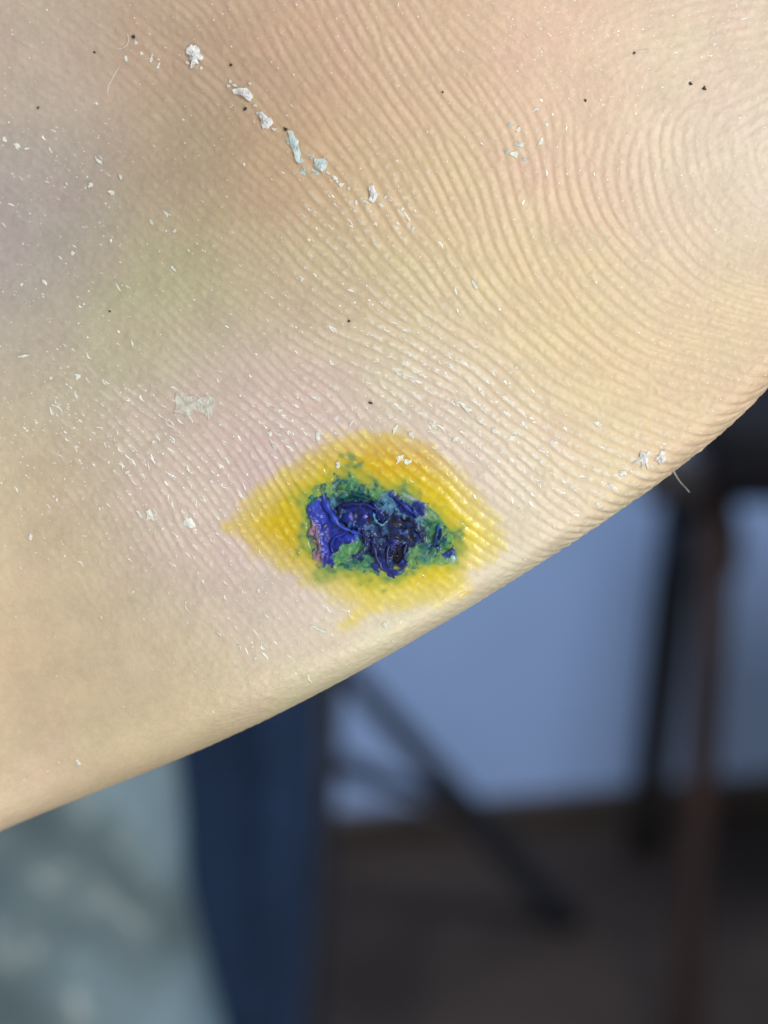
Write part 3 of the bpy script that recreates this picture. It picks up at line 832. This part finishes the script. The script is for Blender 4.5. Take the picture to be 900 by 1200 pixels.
def flecks(name, n_try, seed, lmin, lmax, wmin, wmax, lift, dens, parent, mat, crest=True):
    r = np.random.default_rng(seed)
    x = r.uniform(-20, 920, n_try); y = r.uniform(-20, 980, n_try)
    s, d = edge_dist(x, y)
    ok = (d > 10) & (r.random(n_try) < dens(x, y)) & (poly_sd(x, y, WOUND) < -2)
    if crest:
        tx, ty = tex_of(x, y)
        ok &= (ridge_at(tx, ty) > 0.25) | (field(strg, tx, ty) < .25)
    x, y = x[ok], y[ok]; n = len(x)
    a = ang_at(x, y) + r.normal(0, .28, n)
    L = lmin + (lmax - lmin) * r.random(n) ** 2.2; w = wmin + (wmax - wmin) * r.random(n) ** 1.5
    ca, sa = np.cos(a), np.sin(a)
    # a little curled leaf: 3 x 2 points
    bend = r.normal(0, .22, n); V = []
    for t in (-1, -.4, .35, 1):
        for sd in (-1, 1):
            tw = (0.35 if abs(t) == 1 else 1.0) * r.uniform(.6, 1.3, n)
            ox = t * L / 2; oy = sd * w / 2 * tw + bend * L * (t * t - .4) * .6
            qx = x + ox * ca - oy * sa; qy = y + ox * sa + oy * ca
            hh = lift * (0.25 + r.random(n)) * (0.35 + 1.3 * (t > .5) * r.random(n) + .5 * (sd > 0) * r.random(n))
            V.append(on_skin(qx, qy, hh + 0.000004))
    V = np.stack(V, 1)                                         # n,8,3
    base = np.arange(n)[:, None] * 8
    q = np.concatenate([base + np.array([[0, 2, 3, 1]]), base + np.array([[2, 4, 5, 3]]), base + np.array([[4, 6, 7, 5]])], 0)
    me = mesh_from(name, V.reshape(-1, 3), q, smooth=False)
    io = sstep(-6, 10, poly_sd(x, y, IODINE)); gr = sstep(-10, 2, poly_sd(x, y, WOUND))
    cw = np.array([0.92, 0.90, 0.84]) * r.uniform(.82, 1.08, n)[:, None]
    cc = mixc(mixc(cw, (0.85, 0.74, 0.16), .8 * io), (0.30, 0.55, 0.30), .5 * gr)
    put_colour(me, np.clip(np.repeat(cc, 8, 0), 0, .95), np.zeros(n * 8))
    return link(name, me, mat, parent, kind='stuff')

flecks('skin_flecks', 40000, 51, 2.0, 11, .7, 2.3, 0.000026, lambda x, y: np.clip(scaly(x, y) ** 2.3 * .62, 0, 1) * (1 - .8 * sstep(0, 60, y - (640 + .55 * (x - 60) * 0) - x * .35)), foot, m_fleck)
flecks('skin_glint_specks', 46000, 52, 1.0, 3.6, .6, 1.4, 0.000012, lambda x, y: (.04 + .07 * sstep(350, 600, x) + .30 * scaly(x, y)) * (1 - .85 * sstep(0, 110, y - 560 - x * .42)), foot, m_fleck)  # pale dry specks, many standing in for sparkle on the ridge crests
flecks('skin_curls', 1500, 53, 6, 22, 1.0, 2.4, 0.00004, lambda x, y: np.clip(scaly(x, y) - .18, 0, 1) ** 2 * .5, foot, m_fleck)

def ragged_sheet(name, mat, cx, cy, outline, parent, lift=0.00004, thick=0.00003, seed=0, dome=0.0, **props):
    dome *= .55; lift *= .6
    """a small flake with a ragged rim, crumpled and thick; outline in px about its centre"""
    r = np.random.default_rng(seed)
    O = np.array(outline, float)
    # refine the rim
    pts = []
    for p, q in zip(O, np.roll(O, -1, 0)):
        for t in (0, .34, .67):
            pts.append(p + (q - p) * t + (r.normal(0, .06, 2) * np.hypot(*(q - p)) if t else 0))
    O = np.array(pts); m = len(O)
    rings = [1.0, .75, .45, .18]
    top, bot = [], []
    for k_, f in enumerate(rings):
        xy = O * f + r.normal(0, .7, (m, 2)) * (f < 1)
        h = lift * (0.5 + r.random(m)) + dome * (1 - f * f) * r.uniform(.35, 1.5, m) + (lift * .8 * r.random(m) if k_ == 0 else 0)
        top.append(on_skin(cx + xy[:, 0], cy + xy[:, 1], h + thick))
        bot.append(on_skin(cx + xy[:, 0], cy + xy[:, 1], h * .6))
    V = np.concatenate([np.concatenate(top), np.concatenate(bot)])
    nr = len(rings)
    qt = grid_quads(nr, m, True); qb = grid_quads(nr, m, True)[:, ::-1] + nr * m
    j = np.arange(m); jn = (j + 1) % m
    side = np.stack([j, nr * m + j, nr * m + jn, jn], -1)
    ct = V[(nr - 1) * m:nr * m].mean(0); cb = V[(2 * nr - 1) * m:].mean(0)
    n_ = len(V); V = np.concatenate([V, ct[None], cb[None]])
    tt = np.stack([(nr - 1) * m + j, (nr - 1) * m + jn, np.full(m, n_)], -1); tb = np.stack([(2 * nr - 1) * m + jn, (2 * nr - 1) * m + j, np.full(m, n_ + 1)], -1)
    Q = np.concatenate([qt, qb, side]); T = np.concatenate([tt, tb])
    c = base3(np.array(float(cx)), np.array(float(cy)))
    if parent is not None:
        me = mesh_from(name, V - c, Q, T, smooth=False)
        o = link(name, me, mat, parent, **props); o.location = c
    else:
        me = mesh_from(name, V - c, Q, T, smooth=False)
        o = link(name, me, mat, None, **props)
        o.location = FOOT_M @ Vector(c); o.rotation_euler = cam.rotation_euler
    return o

def blob(w, h, rot, seed, n=9, spiky=.25):
    r = np.random.default_rng(seed); out = []
    for i in range(n):
        a = 2 * math.pi * i / n + r.normal(0, .15); f = 1 + r.normal(0, spiky)
        x, y = math.cos(a) * w / 2 * f, math.sin(a) * h / 2 * f
        out.append((x * math.cos(rot) - y * math.sin(rot), x * math.sin(rot) + y * math.cos(rot)))
    return out

# loose white crumbs lying on the sole
CR = [
 (228, 66, [(-9,-8),(-4,-14),(2,-13),(6,-9),(7,-4),(11,2),(9,5),(4,2),(5,9),(1,8),(-1,13),(-4,14),(-3,7),(-6,2),(-4,-2),(-9,-4)], m_crumb, 'fan shaped white crumb near the upper end of the sole, topmost of its row', .00016),
 (285, 111, [(-12,-5),(-5,-8),(4,-8),(9,-4),(12,2),(9,8),(5,6),(2,1),(-4,-1),(-10,-1)], m_crumb, 'hooked white crumb on the sole just below the fan shaped one', .00014),
 (312, 142, [(-8,-10),(-4,-11),(1,-6),(7,-2),(9,3),(5,6),(2,9),(-3,9),(-6,3)], m_crumb, 'brightest compact white crumb of the row on the sole', .00018),
 (346, 174, [(-8,-20),(-4,-21),(0,-14),(4,-9),(5,-2),(7,8),(5,18),(1,14),(-2,4),(-5,-6)], m_cyan, 'long pale bluish white streak of fluff lying on the sole', .00010),
 (376, 194, blob(15, 12, .5, 4, 9, .3), m_cyan, 'small pale bluish crumb below the long bluish white streak', .00012),
 (437, 228, [(-4,-10),(1,-11),(3,-5),(5,1),(4,8),(0,10),(-5,7),(-3,1)], m_crumb, 'upright white crumb, lowest of the row on the upper sole', .00014),
 (755, 536, [(-16,9),(-8,2),(-5,-1),(-4,-7),(1,-4),(6,-7),(5,0),(3,5),(4,13),(0,6),(-3,14),(-4,5),(-10,7)], m_crumb, 'spiky star shaped white crumb near the edge of the sole', .00012),
 (774, 536, [(-7,2),(-2,-3),(0,-7),(5,-8),(5,-1),(3,4),(-1,8),(-3,5)], m_crumb, 'small white crumb right beside the star shaped one', .00012)]
for i, (x, y, ol, mt, lb, dm) in enumerate(CR):
    ragged_sheet('white_crumb', mt, x, y, ol, None, .00005, .00004, 100 + i, dm, label=lb, category='crumb', group='loose crumbs on the sole')

# peeling flakes that still hang on the skin
FL = [(270,95,8,6,.3),(268,101,6,4,.6),(400,216,9,7,.4),(417,237,6,6,0),(392,208,10,5,.9),(222,614,16,12,.5),(176,606,12,20,-.6),(703,498,16,6,.5),(478,256,5,14,-.5),(471,246,6,8,.8),
      (556,333,5,15,-.5),(634,166,5,20,.35),(641,146,8,7,.4),(628,128,12,6,-.3),(607,152,9,7,0),(603,182,14,13,.3),(20,171,6,14,-.8),(6,164,10,6,.5),(59,176,4,12,-.5),(115,188,4,12,-.6),
      (148,69,5,8,-.5),(178,68,3,14,.1),(605,431,9,6,.5),(580,505,14,8,.7),(545,478,26,6,.75),(565,495,20,6,.7),(507,498,20,4,.8),(533,514,12,5,-.6),(463,503,5,15,.4),(468,478,18,4,.7),(482,510,14,8,.7),
      (596,514,12,9,-.2),(648,518,12,6,.6),(396,545,7,8,.2),(322,525,9,6,.8),(316,508,8,9,.6),(372,511,10,9,.6),(329,481,7,6,0),(412,496,4,12,.6),(303,693,6,5,0),(156,693,6,6,0),(91,893,10,6,.6),
      (36,629,6,12,-.2),(300,771,7,6,.4),(375,738,22,4,.4),(450,732,10,8,0),(256,742,12,4,.6),(60,443,7,6,.3),(91,441,8,9,.4),(27,418,16,4,-.2),(60,483,5,9,-.3),(180,518,6,6,0),(150,553,6,6,.3),(195,250,4,13,-.8),(178,261,5,12,-.6),
      (204,316,4,11,-.7),(205,271,5,6,0),(78,215,7,4,.5),(106,217,10,10,.3),(130,226,12,7,.2),(52,330,12,5,.6),(25,334,5,6,.2),(98,357,5,4,0),(85,297,5,6,0),(141,207,4,13,-.4),(730,555,16,8,.4),(718,571,14,6,.5),(700,590,10,6,.2),(478,541,12,10,.3),(470,536,8,14,.5),
      (275,100,7,5,.2),(299,124,8,5,.7),(302,133,5,4,.1),(322,152,6,4,.4),(236,80,5,6,.9),(220,74,5,4,.3),(293,98,6,4,.5),(385,203,7,5,.2),(395,213,7,4,.8),(409,221,6,6,.2),(428,236,8,5,.4),(446,240,6,5,.1),(452,231,5,7,.8),
      (466,262,6,4,.3),(484,268,5,6,.3),(160,50,5,9,.7),(166,62,5,5,.2),(186,76,4,9,.3)]
CY = [(352,187,9,6,.6),(366,184,8,5,.3),(371,203,9,6,.9),(338,166,6,8,.2),(357,199,6,9,.4),(598,146,9,5,.4),(609,168,12,8,.3),(594,178,8,6,.9),(614,187,7,7,.1)]
for i, (x, y, w, h, ro) in enumerate(FL):
    ragged_sheet('skin_flake', m_flake, x, y, blob(w * .62, h * .68, ro, 200 + i, 8, .40), foot, .000035, .000012, 300 + i, .00003)
for i, (x, y, w, h, ro) in enumerate(CY):
    ragged_sheet('skin_flake', m_cfilm, x, y, blob(w, h, ro, 700 + i, 8, .4), foot, .00004, .000012, 720 + i, .00004)
ragged_sheet('skin_flake', m_film, 219, 474, [(-11,-16),(-7,-17),(2,-9),(8,-10),(14,-6),(10,4),(6,12),(0,14),(-5,11),(-15,9),(-13,-2)], foot, .00005, .00002, 411, .00002, label='larger clear square flake')
ragged_sheet('skin_flake', m_film, 242, 476, [(-12,-6),(-4,-10),(4,-12),(9,-10),(12,-3),(8,2),(7,9),(3,16),(-3,9),(-9,6)], foot, .00006, .00002, 412, .00002, label='smaller clear ragged flake')

# dark grit: one crumb each
GR = [(156.5,43,6,5.5,'largest black speck high on the sole beside a pale curl'),(111,61,3.4,3.2,'tiny brown speck below the largest black speck'),(45,126,2.6,2.4,'tiny lone black speck near the dark corner of the sole'),
      (335,152,6,5,'black speck at the tip of the long bluish white streak'),(288,128,4,7,'small dark chip under the hooked white crumb'),(271,76,5,5,'dark chip above the hooked white crumb'),(825,104,6,4.5,'larger of two black specks on the pinkish upper sole'),
      (809,98,5,2.6,'smaller of two black specks on the pinkish upper sole'),(743,62,4,2.4,'dark speck at the end of a pale thread on the upper sole'),(434,472,5,2,'dark splinter above the yellow stain'),
      (129,365,2.6,2.4,'tiny dark speck on the greenish patch of skin'),(409,376,3,2.4,'tiny dark speck on the ridges above the wound'),(686,118,3.2,2.6,'tiny grey speck below the pinkish ridges'),(519,108.5,3,3,'tiny reddish speck between upper ridges')]
for i, (x, y, w, h, lb) in enumerate(GR):
    ragged_sheet('grit_speck', m_dark, x, y, blob(w * (.78 if w > 3.5 else .36), h * (.68 if w > 3.5 else .36), .4, 500 + i, 7, .35), None, .00002, .00003, 520 + i, .00005, label=lb, category='speck', group='dark grit specks')

def thread(name, mat, pts, rad, parent=None, lift=None, **props):
    """a fine fibre through px points (x, y, lift in mm)"""
    P = np.array(pts, float); t = np.linspace(0, len(P) - 1, 26); k_ = np.arange(len(P))
    # smooth by repeated averaging
    q = np.stack([np.interp(t, k_, P[:, c]) for c in range(3)], -1)
    for _ in range(6): q[1:-1] = (q[:-2] + 2 * q[1:-1] + q[2:]) / 4
    C = on_skin(q[:, 0], q[:, 1], q[:, 2] * .001)
    T = np.gradient(C, axis=0); T /= np.linalg.norm(T, axis=1, keepdims=True)
    up = np.array([0, 0, 1.0]); S = np.cross(T, up); S /= np.linalg.norm(S, axis=1, keepdims=True) + 1e-9; U = np.cross(S, T)
    seg = 6; V = []
    for i in range(len(C)):
        rr = rad * (1 - .6 * abs(i / (len(C) - 1) * 2 - 1) ** 3)
        for j in range(seg):
            a = 2 * math.pi * j / seg
            V.append(C[i] + rr * (math.cos(a) * S[i] + math.sin(a) * U[i]))
    V = np.array(V); c = C[0]
    me = mesh_from(name, V - c, grid_quads(len(C), seg, True))
    o = link(name, me, mat, parent, **props)
    if parent: o.location = c
    else: o.location = FOOT_M @ Vector(c); o.rotation_euler = cam.rotation_euler
    return o
m_fibre = noise_mat('fibre_white', (0.78, 0.77, 0.73), (0.86, 0.85, 0.8), 3000, 0.4)
TR = [([(134,57,.02),(142,57,.05),(150,53,.07),(151,44,.06),(149,39,.02)], 'pale curled thread beside the largest black speck'),
      ([(741,62,.02),(752,61,.05),(763,59,.04),(772,58,.02)], 'pale straight thread on the pinkish upper sole'),
      ([(140,78,.02),(133,90,.05),(127,101,.05),(126,112,.02)], 'faint pale thread hanging below the curled one')]
for pts, lb in TR:
    thread('lint_thread', m_fibre, pts, 0.000015, None, label=lb, category='thread', group='lint threads on the sole')

# the fibre that hangs off the rim into the dark
def rim_fibre():
    P = [(788, 549, 140), (793, 559, 135), (798, 566, 128), (804, 572, 122), (808, 577, 120)]
    C = np.array([to3(np.array(x), np.array(y), np.array(float(z))) for x, y, z in P])
    t = np.linspace(0, 4, 24); C = np.stack([np.interp(t, np.arange(5), C[:, c]) for c in range(3)], -1)
    for _ in range(6): C[1:-1] = (C[:-2] + 2 * C[1:-1] + C[2:]) / 4
    V = []
    for i, p in enumerate(C):
        for j in range(6):
            a = 2 * math.pi * j / 6; rr = .000026 * (1 - .5 * i / 23)
            V.append(p + rr * np.array([math.cos(a), .3 * math.sin(a), math.sin(a)]))
    V = np.array(V); c = C[0]
    o = link('lint_thread', mesh_from('lint_thread', V - c, grid_quads(24, 6, True)), m_fibre, None,
             label='fine white fibre sticking out over the rim of the sole', category='thread', group='lint threads on the sole')
    o.location = FOOT_M @ Vector(c); o.rotation_euler = cam.rotation_euler
rim_fibre()
